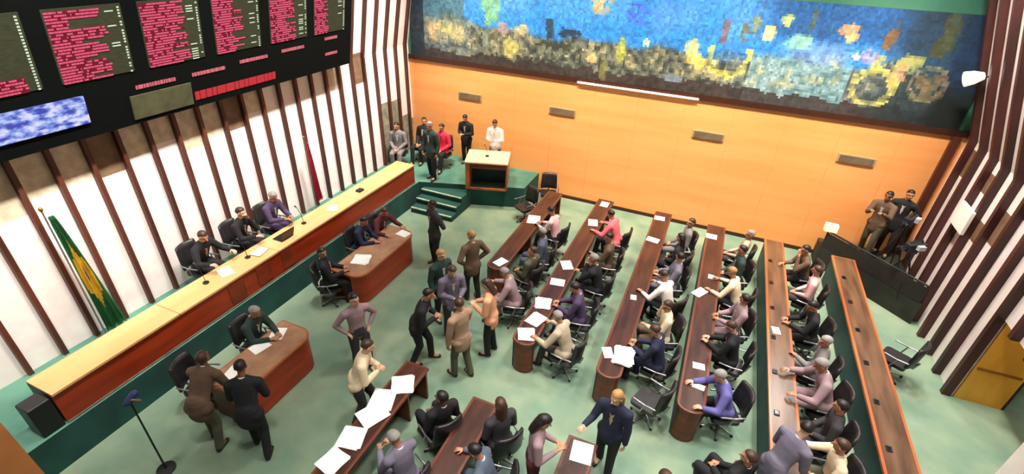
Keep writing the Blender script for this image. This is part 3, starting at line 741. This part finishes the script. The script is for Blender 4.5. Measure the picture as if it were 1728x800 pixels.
# fifth row gap
seated('sit_chin', 2.76, 11.2, 'person in a brown shirt near the orange wall in the fifth row', 'person in the brown shirt in the fifth row', top='shirt', tc='brown', bc='black', hair='black', dz=14)
seated('sit_up', 2.78, 10.3, 'person in a pink shirt in the fifth row', 'person in the pink shirt in the fifth row', top='shirt', tc='pink', bc='charcoal', hair='brown', dz=-12)
seated('sit_write', 2.74, 9.0, 'person in a black suit alone in the middle of the fifth row', 'person in black alone in the fifth row', tc='black', hair='black', dz=6)
seated('sit_phone', 2.74, 7.95, 'person in a silver grey suit with a hand to the ear in the fifth row', 'person in silver grey in the fifth row', tc='grey', hair='grey', dz=-10)
seated('sit_wide', 2.80, 7.25, 'person in a broad pinkish grey suit with arms spread on the fifth row desk', 'person in pinkish grey in the fifth row', tc='mauve', hair='grey', dz=8, scale=1.08)
seated('sit_up', 2.76, 6.45, 'person in a charcoal suit behind the bare shiny stretch of desk', 'person in charcoal in the fifth row', tc='charcoal', hair='black', dz=-6, shirt='grey')
seated('sit_point', 2.72, 5.7, 'person in a cream shirt reaching across the shiny desk', 'person in cream reaching across the desk', top='shirt', tc='cream', bc='olive', hair='brown', dz=10)
seated('sit_back', 1.42, 5.05, 'person in a black jacket and red tie at the bottom edge of the picture', 'person with the red tie', tc='black', tie='red', shirt='pink', hair='brown', dz=-40)
person('lean_light', 1.98, 5.35, R(-50), 'person in a grey lilac suit leaning over the shiny row desk', tc='lilac', bc='black', hair='black', skin='light')
# chairs with nobody on the far side of the last desk
chair(4.28, 9.2, R(60), 'empty dark swivel armchair alone between the last desk and the striped wall', group='empty swivel chairs')
# near block
seated('sit_write', -2.72, 3.25, 'person in a lavender suit writing at the desk with the heaps of papers', 'person in the lavender suit', tc='lilac', hair='grey', shirt='white', dz=-20)
seated('sit_back', -2.72, 4.18, 'person in a black suit lounging beside the near papers desk', 'person in black beside the near papers desk', tc='black', hair='black', dz=-30, skin='brown')
seated('sit_up', -1.80, 4.35, 'person in a charcoal jacket with brown hair, behind the second near desk', 'person in charcoal at the second near desk', tc='charcoal', bc='black', hair='brown', dz=-34, skin='light', long=True)
seated('sit_wide', -1.58, 3.62, 'person in a slate grey suit at the bottom edge behind the second near desk', 'person in slate grey at the bottom edge', tc='slate', hair='black', dz=10)
chair(-1.05, 3.6, R(60), 'empty swivel armchair beside the woman in the pink shirt', group='empty swivel chairs')
person('stand_front', -1.16, 4.05, R(-70), 'person in a pink shirt and dark trousers reading the single white sheet', top='shirt', tc='mauve', bc='maroon', hair='black', skin='tan', long=True)
person('stand_talk', -.28, 4.92, R(170), 'person with cream shawl and dark blue jacket standing at the end of the near desk', tc='navy', bc='black', hair='blond', long=True, skin='light', shirt='cream')
# people standing on the open floor
person('stand_back', -5.42, 8.55, R(150), 'guard in a dark suit standing alone beside the far clerk desk', tc='charcoal', bc='black', hair='black', skin='brown')
person('stand_hips', -4.86, 5.02, R(-120), 'person in a mauve top and grey trousers standing alone on the open carpet', top='shirt', tc='mauve', bc='charcoal', hair='black', skin='light')
person('lean_light', -3.98, 5.66, R(-70), 'person in a black suit seen from behind, nearest the papers desk in the huddle', tc='black', hair='black')
person('stand_front', -3.84, 6.55, R(-130), 'person in a lilac grey suit in the middle of the huddle', tc='lilac', bc='charcoal', hair='brown', skin='light')
person('stand', -4.25, 6.85, R(-110), 'person in a dark green jacket at the back of the huddle', tc='teal', bc='black', hair='blond', skin='light')
person('stand_talk', -3.14, 5.66, R(70), 'person in a tan brown suit in mid step facing the huddle', tc='tan', bc='olive', hair='brown', skin='tan', shirt='cream')
person('stand_hips', -4.0, 7.75, R(60), 'person in a beige brown coat standing at the near end of the front row desk', tc='brown', bc='black', hair='blond', skin='light')
person('stand_front', -2.92, 6.42, R(100), 'person in a white and peach jacket with dark skirt near the huddle', tc='peach', bc='black', hair='brown', skin='light', shirt='white', long=True)
person('lean_light', -4.12, 4.15, R(-60), 'person in a cream jacket and dark trousers bending to the papers desk', tc='cream', bc='charcoal', hair='brown', skin='light')
person('lean_desk', -5.95, 2.80, R(18), 'person in a brown suit leaning over the near clerk desk', tc='brown', bc='olive', hair='brown', skin='brown')
person('lean_light', -5.22, 3.0, R(35), 'person in a black suit standing at the corner of the near clerk desk', tc='black', hair='black', skin='brown')
person('stand', .48, 3.95, R(200), 'person of whom only the brown hair shows at the bottom edge', tc='charcoal', hair='brown')
# clerks facing the floor
seated('sit_write', -6.98, 7.75, 'clerk in a dark navy suit at the far clerk desk', 'clerk in navy at the far clerk desk', rz=-L_, tc='navy', hair='black', dz=8)
seated('sit_wide', -6.94, 8.45, 'clerk in a brown jacket bent over the far clerk desk beside the guard', 'clerk in brown at the far clerk desk', rz=-L_, tc='maroon', hair='brown', dz=-10)
seated('sit_side', -6.70, 6.35, 'clerk in black with a white shirt at the near corner of the far clerk desk', 'clerk in black at the corner of the far clerk desk', rz=-L_, tc='black', hair='black', dz=40)
seated('sit_write', -6.66, 4.35, 'clerk in a dark green jacket at the near clerk desk', 'clerk in dark green at the near clerk desk', rz=-L_, tc='teal', bc='black', hair='grey', dz=6)
chair(-6.72, 3.3, R(-70), 'empty swivel armchair in shade behind the near clerk desk', group='empty swivel chairs')
# presiding officers behind the long bench
seated('sit_wide', -8.62, 5.05, 'person in black with pink shirt at the long bench, closest to the flag', 'presiding person nearest the green flag', rz=-L_, z=ZP, tc='black', shirt='pink', hair='brown', skin='light', dz=10)
seated('sit_chin', -8.62, 6.0, 'person in a black suit in the middle of the three at the long bench', 'presiding person in the middle of three', rz=-L_, z=ZP, tc='black', shirt='pink', hair='brown', skin='light', dz=12)
seated('sit_write', -8.62, 6.85, 'person in a purple jacket at the long bench', 'presiding person in purple', rz=-L_, z=ZP, tc='purple', hair='grey', dz=6)
# group on the platform by the corner
seated('sit_up', -8.75, 12.0, 'person in a grey suit seated nearest the corner by the striped wall', 'person in grey nearest the corner', rz=R(200), z=ZP, tc='grey', hair='black')
seated('sit_back', -8.30, 12.7, 'person in a black suit seated in the corner group', 'person in black in the corner group', rz=R(190), z=ZP, tc='black', hair='black', dz=-10)
seated('sit_up', -7.50, 12.55, 'person in a bright red jacket seated beside the podium desk', 'person in bright red', rz=R(185), z=ZP, tc='red', bc='black', hair='black', shirt='red', skin='tan')
person('stand_front', -6.96, 13.12, R(180), 'person in a dark suit and white shirt standing against the orange wall', tc='black', hair='black', z=ZP, scale=.93)
person('stand_front', -5.86, 12.90, R(185), 'person in a white jacket standing at the podium desk', tc='white', bc='slate', hair='brown', z=ZP, scale=.98, shirt='white')
person('stand', -7.32, 11.62, R(170), 'guard in a dark green suit standing at the top of the steps', tc='teal', bc='black', hair='grey', z=ZP)
chair(-4.30, 11.6, R(150), 'empty dark chair on the carpet beside the podium desk', group='empty swivel chairs')
chair(-4.00, 12.75, R(200), 'empty dark chair against the orange wall beside the front row desk', group='empty swivel chairs')

# ------------------------------------------------------------------ papers and small things
def paper(x, y, z, w, l, rz, label, sheets=1, name='paper_sheet', group='loose white papers on the desks'):
    root = thing(name, label, 'paper', (x, y, z), R(rz), group)
    r = random.Random(int(x*100+y*37))
    bm = B()
    for k in range(sheets):
        M = Matrix.Translation((r.uniform(-.02, .02)*(k > 0), r.uniform(-.02, .02)*(k > 0), 0)) @ Matrix.Rotation(r.uniform(-.2, .2)*(k > 0), 4, 'Z')
        box(bm, -w/2, w/2, -l/2, l/2, .0006+.004*k, .004+.004*k, 0, M)
    obj('sheet', bm, M_paper, root)
PZ = .758
P_ = [(-3.64, 10.5, .3, .42, 12, 'two white sheets on the front row desk before the pale pink shirt', 2), (-3.60, 8.35, .22, .3, -20, 'small white sheet at the near end of the front row desk', 1),
      (-2.2, 11.05, .24, .34, 15, 'white sheet on the second row desk before the coral jacket', 1), (-2.18, 12.2, .22, .3, 0, 'white sheet at the wall end of the second row desk', 1),
      (-2.22, 8.9, .24, .34, 30, 'square white sheet on the second row desk before the chin rester', 1), (-2.2, 8.2, .3, .24, 10, 'white sheet lying crosswise on the second row desk', 1),
      (-2.24, 7.4, .3, .34, 20, 'white papers before the writer in dark purple', 2), (-2.2, 6.88, .28, .34, -14, 'white papers next but one to the near end of the second row desk', 2),
      (-2.2, 6.42, .3, .32, 20, 'white papers on the rounded near end of the second row desk', 2), (-.66, 12.1, .26, .22, 5, 'white sheet at the wall end of the third row desk', 1),
      (-.64, 10.9, .3, .22, -8, 'white sheet on the third row desk level with the coral jacket', 1), (-.62, 8.4, .12, .16, 10, 'small white note on the third row desk', 1),
      (.68, 11.75, .26, .24, 0, 'white sheet at the wall end of the fourth row desk', 1), (.80, 6.98, .2, .15, 6, 'small white note near the end of the fourth row desk', 1), (.84, 6.5, .2, .12, -6, 'narrow white slip at the end of the fourth row desk', 1),
      (.8, 9.9, .12, .16, 0, 'small white note in the middle of the fourth row desk', 1), (2.08, 8.6, .14, .2, 10, 'small white note on the brown row desk with orange edges', 1),
      (-3.68, 3.32, .34, .34, 12, 'square pile of white papers on the near papers desk, third from its aisle end', 3), (-3.67, 2.93, .32, .34, -6, 'square pile of white papers nearest the bottom edge on the near papers desk', 3),
      (-3.58, 4.46, .34, .36, 30, 'pile of white papers at the aisle end of the near papers desk', 3),
      (-.58, 4.50, .3, .34, 6, 'single bright white sheet on the desk before the pink shirted reader', 1),
      (-6.4, 7.05, .36, .36, 15, 'white papers at the near end of the far clerk desk', 2), (-6.2, 8.4, .3, .24, -8, 'white sheet at the far end of the far clerk desk', 1),
      (-6.24, 4.5, .24, .3, 24, 'white sheet at the far end of the near clerk desk', 1), (-6.26, 4.12, .24, .3, -12, 'white sheet in the middle of the near clerk desk', 1), (-6.2, 3.5, .2, .28, 12, 'white sheet under the people leaning on the near clerk desk', 1),
      (.62, 9.2, .2, .34, -30, 'white sheet on the fourth row desk beyond the third row white shirt', 1)]
for (x, y, w, l, rz, lab, n) in P_:
    paper(x, y, PZ, w, l, rz, lab, n)
for i, (x, y, rz, lab) in enumerate(((-3.68, 4.08, 20, 'large spread of white papers in the middle of the near papers desk'), (-3.64, 3.78, -24, 'white papers overlapping the large spread on the near papers desk'))):
    paper(x, y, PZ+.014*i, .36, .40, rz, lab, 2)
paper(-.44, 6.62, PZ, .3, .42, 5, 'thick white stack of papers on the third row desk end', 14, 'paper_stack')
paper(-.72, 6.60, PZ, .16, .24, 25, 'small white papers beside the thick stack on the third row desk end', 3)
# dark objects on the presiding bench
def laptop(x, y, z, rz, label):
    t = thing('laptop', label, 'laptop', (x, y, z), R(rz))
    bm = B(); box(bm, -.17, .17, -.12, .12, .0005, .018); obj('keyboard_base', bm, M_black, t)
    bm = B(); box(bm, -.17, .17, 0, .012, 0, .23, 0, Matrix.Translation((0, .12, .018)) @ Matrix.Rotation(R(-18), 4, 'X')); s = obj('screen', bm, M_black, t)
laptop(-7.92, 6.45, 1.25, -90, 'black open laptop on the pale bench top before the presiding people')
def mic(x, y, z, rz, label, h=.38):
    t = thing('microphone', label, 'microphone', (x, y, z), R(rz), 'gooseneck microphones')
    bm = B(); lathe(bm, [(.055, .0005), (.055, .02), (.02, .03)]); obj('base', bm, M_black, t)
    bm = B(); tube(bm, [(0, 0, .02), (0, .02, h*.5), (0, .08, h*.85), (0, .13, h)], .006); obj('gooseneck', bm, M_black, t)
    bm = B(); limb(bm, (0, .13, h), .012, (0, .17, h+.02), .016); obj('capsule', bm, M_black, t)
for y, l in ((4.6, 'nearest the flag'), (5.55, 'before the middle presiding person'), (7.1, 'before the presiding person in purple')):
    mic(-7.95, y, 1.25, 90, 'thin black gooseneck microphone on the bench top, the one '+l)
mic(-5.75, 12.1, ZP+.86, 180, 'thin black gooseneck microphone on the podium desk top')
for i, (x, y, c, l) in enumerate(((-7.9, 5.8, (150, 160, 90), 'green folder on the bench top beside the laptop'), (-7.86, 7.95, (236, 226, 130), 'pale yellow folder on the bench top past the purple jacket'), (-7.92, 5.0, (240, 236, 220), 'white folder on the bench top before the black suit'))):
    t = thing('folder', l, 'folder', (x, y, 1.25), R(10+30*i)); bm = B(); box(bm, -.12, .12, -.16, .16, .0005, .012); obj('cover', bm, mat('folder%d' % i, c, .6), t)
    bm = B(); box(bm, -.11, .11, -.15, .15, .0122, .02); obj('sheet', bm, M_paper, t)
bm = B(); box(bm, -.07, .07, -.09, .09, 0, .05)
o = obj('desk_phone', bm, M_black, bevel=.01); o.location = (-7.88, 9.0, 1.251); tag(o, 'small brown grey box on the bare far half of the bench top', 'phone')

# ------------------------------------------------------------------ flags on the left wall
def flag(name, label, y, z0, z1, cols, spread):
    t = thing(name, label, 'flag', (-8.90, y, ZP))
    bm = B(); lathe(bm, [(.16, .001), (.16, .03), (.03, .06)]); obj('pole_base', bm, M_alu, t)
    bm = B(); limb(bm, (0, 0, .05), .014, (0, 0, z1-ZP+.1), .012); p = obj('flag_pole', bm, M_alu, t)
    bm = B(); ell(bm, (0, 0, z1-ZP+.13), .03, .03, .04, n=10); obj('finial', bm, mat('brass', (190, 150, 70), .3, metal=.9), p)
    bm = B(); n, mm = 22, 26; V = []
    H = z1-z0
    for j in range(mm+1):
        v = j/mm; z = z1-ZP-H*v; w = spread*(.25+.75*v**.8); row = []
        for i in range(n+1):
            u = i/n
            row.append(bm.verts.new((.03+.05*math.sin(u*17+v*2)*(.3+.7*v), .02+w*u, z)))
        V.append(row)
    for j in range(mm):
        for i in range(n):
            f = bm.faces.new((V[j][i], V[j][i+1], V[j+1][i+1], V[j+1][i])); u, v = (i+.5)/n, (j+.5)/mm
            f.material_index = cols(u, v)
    bmesh.ops.solidify(bm, geom=bm.faces[:], thickness=.006)
    obj('flag_cloth', bm, [mat('flag_green', (30, 104, 50), .8), mat('flag_yellow', (226, 184, 40), .8), mat('flag_red', (190, 30, 60), .8), mat('flag_blue', (40, 60, 130), .8)], t, smooth=True)
def brazil(u, v):
    q = abs(u-.5)*1.0+abs(v-.5)*1.25
    if q < .12: return 3
    return 1 if q < .42 and v < .92 else 0
flag('national_flag', 'green and yellow flag hanging in folds beside the long bench', 3.22, .78, 3.1, brazil, .34)
flag('red_flag', 'dark red flag hanging in folds against the white slats', 8.46, .95, 2.55, lambda u, v: 2, .22)

# ------------------------------------------------------------------ camera crew corner
bm = B(); prism(bm, [(3.30, 12.95), (5.10, 11.2), (5.10, YB-.14), (3.30, YB-.14)], 0.001, .55)
pl_ = thing('crew_platform', 'dark raised platform of the camera crew in the corner by the orange wall', 'platform')
obj('deck', bm, mat('deck_dark', (44, 46, 36), .7, (30, 32, 24), 3.), pl_)
bm = B(); tube(bm, [(3.34, 12.94, .56), (3.34, 12.94, 1.0)], .02); tube(bm, [(5.06, 11.26, .56), (5.06, 11.26, 1.0)], .02); tube(bm, [(4.2, 12.1, .56), (4.2, 12.1, 1.0)], .02)
tube(bm, [(3.34, 12.94, 1.0), (5.06, 11.26, 1.0)], .025); tube(bm, [(3.34, 12.94, .78), (5.06, 11.26, .78)], .014)
obj('guard_rail', bm, M_black, pl_)
bm = B()
M = Matrix.Translation((4.2, 12.1, 0)) @ Matrix.Rotation(math.atan2(-1.68, 1.72), 4, 'Z')
box(bm, -1.2, 1.2, -.02, .0, .56, .96, 0, M); obj('guard_panel', bm, mat('deck_panel', (38, 34, 28), .7), pl_)
def camera_rig(x, y, z, rz, label, h=1.25):
    t = thing('video_camera', label, 'camera', (x, y, z), R(rz))
    for k in range(3):
        a = R(120*k+30); bm = B(); limb(bm, (0, 0, h-.12), .02, (.36*math.cos(a), .36*math.sin(a), .02), .014, n=8); obj('tripod_leg', bm, M_black, t)
    bm = B(); limb(bm, (0, 0, h-.2), .03, (0, 0, h-.05), .035); box(bm, -.06, .06, -.08, .08, h-.05, h-.01); obj('tripod_head', bm, M_black, t)
    bm = B(); box(bm, -.08, .08, -.24, .2, h, h+.2); b = obj('camera_body', bm, M_dark, t, bevel=.02)
    bm = B(); limb(bm, (0, .2, h+.1), .05, (0, .36, h+.1), .06); obj('lens', bm, M_lens, b)
    bm = B(); tube(bm, [(0, -.14, h+.2), (0, -.12, h+.27), (0, .1, h+.27), (0, .14, h+.2)], .012); obj('carry_handle', bm, M_black, b)
    bm = B(); box(bm, -.17, -.09, -.1, .06, h+.1, h+.2); obj('viewfinder', bm, mat('silver', (200, 200, 206), .3), b)
    bm = B(); limb(bm, (.04, -.1, h-.03), .01, (.1, -.42, h-.14), .01); obj('pan_handle', bm, M_black, t)
camera_rig(4.62, 12.45, .55, 150, 'large black video camera on a tripod beside the cameraman in the corner')
camera_rig(4.72, 11.85, .55, 120, 'second black video camera at the striped wall end of the crew platform', .9)
person('film', 4.22, 12.95, R(150), 'cameraman in a brown jacket standing on the crew platform', tc='brown', bc='olive', hair='black', skin='brown', z=.55)
person('stand_hips', 4.66, 13.22, R(160), 'crew member in black behind the large video camera', tc='black', hair='black', z=.55)
t = thing('work_lamp', 'small bright white lamp box on the rail end of the crew platform', 'lamp', (3.36, 12.93, 1.02))
bm = B(); box(bm, -.14, .14, -.08, .08, .005, .19); obj('lamp_housing', bm, mat('lamp_white', (255, 236, 206), .5, emit=(255, 224, 180), es=.8), t)
t = thing('microphone_stand', 'thin black floor stand with small dark blue head near the bench end', 'stand', (-6.25, 2.15, 0))
bm = B(); lathe(bm, [(.13, .001), (.13, .02), (.03, .035)]); obj('base', bm, M_black, t)
bm = B(); limb(bm, (0, 0, .03), .014, (0, 0, 1.5), .011); obj('pole', bm, M_black, t)
bm = B(); limb(bm, (0, -.03, 1.5), .05, (0, .08, 1.56), .055); obj('head', bm, mat('head_blue', (34, 50, 100), .5), t)
bm = B(); tube(bm, [(0, 0, 1.5), (.1, 0, 1.58), (.22, .03, 1.6)], .012); obj('arm', bm, mat('copper', (186, 112, 66), .5), t)

# wall speaker / panel and floodlight on the right wall
bm = B(); box(bm, XR-.20, XR-.132, 11.33, 11.95, 2.25, 2.75)
o = obj('wall_speaker', bm, M_white, bevel=.01); tag(o, 'square white panel fixed across the slats of the striped wall', 'speaker')
t = thing('flood_lamp', 'white floodlight high on the striped wall near the mural end', 'lamp', (4.56, 12.9, 4.93))
bm = B(); limb(bm, (.45, 0, .12), .02, (.05, 0, .0), .02); obj('bracket', bm, M_black, t)
M = Matrix.Rotation(R(-35), 4, 'Y')
bm = B(); lathe(bm, [(.07, -.2), (.13, -.05), (.15, .1)]); bm.transform(Matrix.Rotation(R(-110), 4, 'Y')); obj('reflector', bm, mat('flood_white', (255, 248, 240), .5, emit=(255, 240, 226), es=.9), t)
# balcony rail the photograph is taken over
def slab_rot(bm, a, b, depth, z0, z1):
    a = Vector(a); b = Vector(b); d = (b-a).normalized(); n = Vector((d.y, -d.x)); 
    prism(bm, [tuple(a), tuple(b), tuple(b+n*depth), tuple(a+n*depth)], z0, z1)
rt = thing('balcony_parapet', 'brown wooden parapet cap of the gallery in the bottom corner of the picture', 'parapet')
bm = B(); slab_rot(bm, (-3.0, .49), (.3, .0), .3, 5.54, 5.6); obj('cap', bm, M_rail, rt)
bm = B(); slab_rot(bm, (-2.95, .42), (.3, -.06), .16, 4.6, 5.539); obj('panel', bm, M_rail, rt)

# ------------------------------------------------------------------ camera
cam = bpy.data.cameras.new('camera'); co = bpy.data.objects.new('camera', cam); COL.objects.link(co)
cam.sensor_width = 36; cam.lens = 828.8/1728*36; cam.clip_start = .05
r = Vector((.91803711, .3945307, .03941316)); d_ = Vector((.23739914, -.46733118, -.85161213)); f_ = Vector((-.31756813, .79116818, -.52268861))
Mx = Matrix((r, -d_, -f_)).transposed().to_4x4(); Mx.translation = (0, 0, 7)
co.matrix_world = Mx; sc.camera = co

# ------------------------------------------------------------------ light
def area(name, loc, size, power, col, target=None, sy=None):
    l = bpy.data.lights.new(name, 'AREA'); l.shape = 'RECTANGLE'; l.size = size; l.size_y = sy or size; l.energy = power; l.color = col
    o = bpy.data.objects.new(name, l); COL.objects.link(o); o.location = loc
    if target is not None:
        o.rotation_euler = (Vector(target)-Vector(loc)).to_track_quat('-Z', 'Y').to_euler()
    return o
WARM = (1, .86, .68); NEU = (1, .95, .88)
def lamp(name, loc, size, power, col, target=None, sy=None, spread=180):
    area(name, loc, size, power, col, target, sy)
    bpy.data.lights[-1]
    o = COL.objects[-1]; o.data.spread = R(spread)
for x in (-2.7, -.1, 2.6):
    for y in (2.0, 5.8, 9.6):
        lamp('ceiling_and_fill_light', (x, y, ZT-.05), .7, 74, NEU, spread=78)
for x in (-6.6, -3.4, -.2, 2.9):
    lamp('wall_washer', (x, 10.8, ZT-.05), 1.0, 190, WARM, (x, YB, 2.6), .4, 80)
for y in (1.5, 4., 6.5, 9., 11.5):
    lamp('wall_washer', (-6.2, y, ZT-.05), 1.0, 132, NEU, (XL, y, 2.6), .4, 62)
for y in (8., 11.):
    lamp('wall_washer', (2.4, y, ZT-.05), .8, 95, NEU, (XR, y, 1.8), .4, 80)
lamp('ceiling_and_fill_light', (4.0, 6.6, ZT-.05), .7, 60, NEU, spread=78)  # extra unseen light, added to brighten the door and the floor on the right
lamp('door_fill_light', (6.9, 7.3, 2.95), .6, 28, WARM, (5.8, 9.1, .8), .6)  # added light without a known fixture, lifts the yellow door
lamp('desk_glare_light', (3.5, 13.2, 7.2), .9, 170, NEU, (2.5, 6., .7), 1.8, 120)  # unseen light added to put a glare on the shiny row desk
w = bpy.data.worlds.new('World'); sc.world = w; w.use_nodes = True
w.node_tree.nodes['Background'].inputs['Color'].default_value = (.9, .95, 1, 1); w.node_tree.nodes['Background'].inputs['Strength'].default_value = .12
vs = sc.view_settings; vs.view_transform = 'Standard'; vs.look = 'None'; vs.gamma = 1; vs.use_curve_mapping = False; vs.exposure = 0
sc.cycles.use_denoising = True; sc.cycles.max_bounces = 6
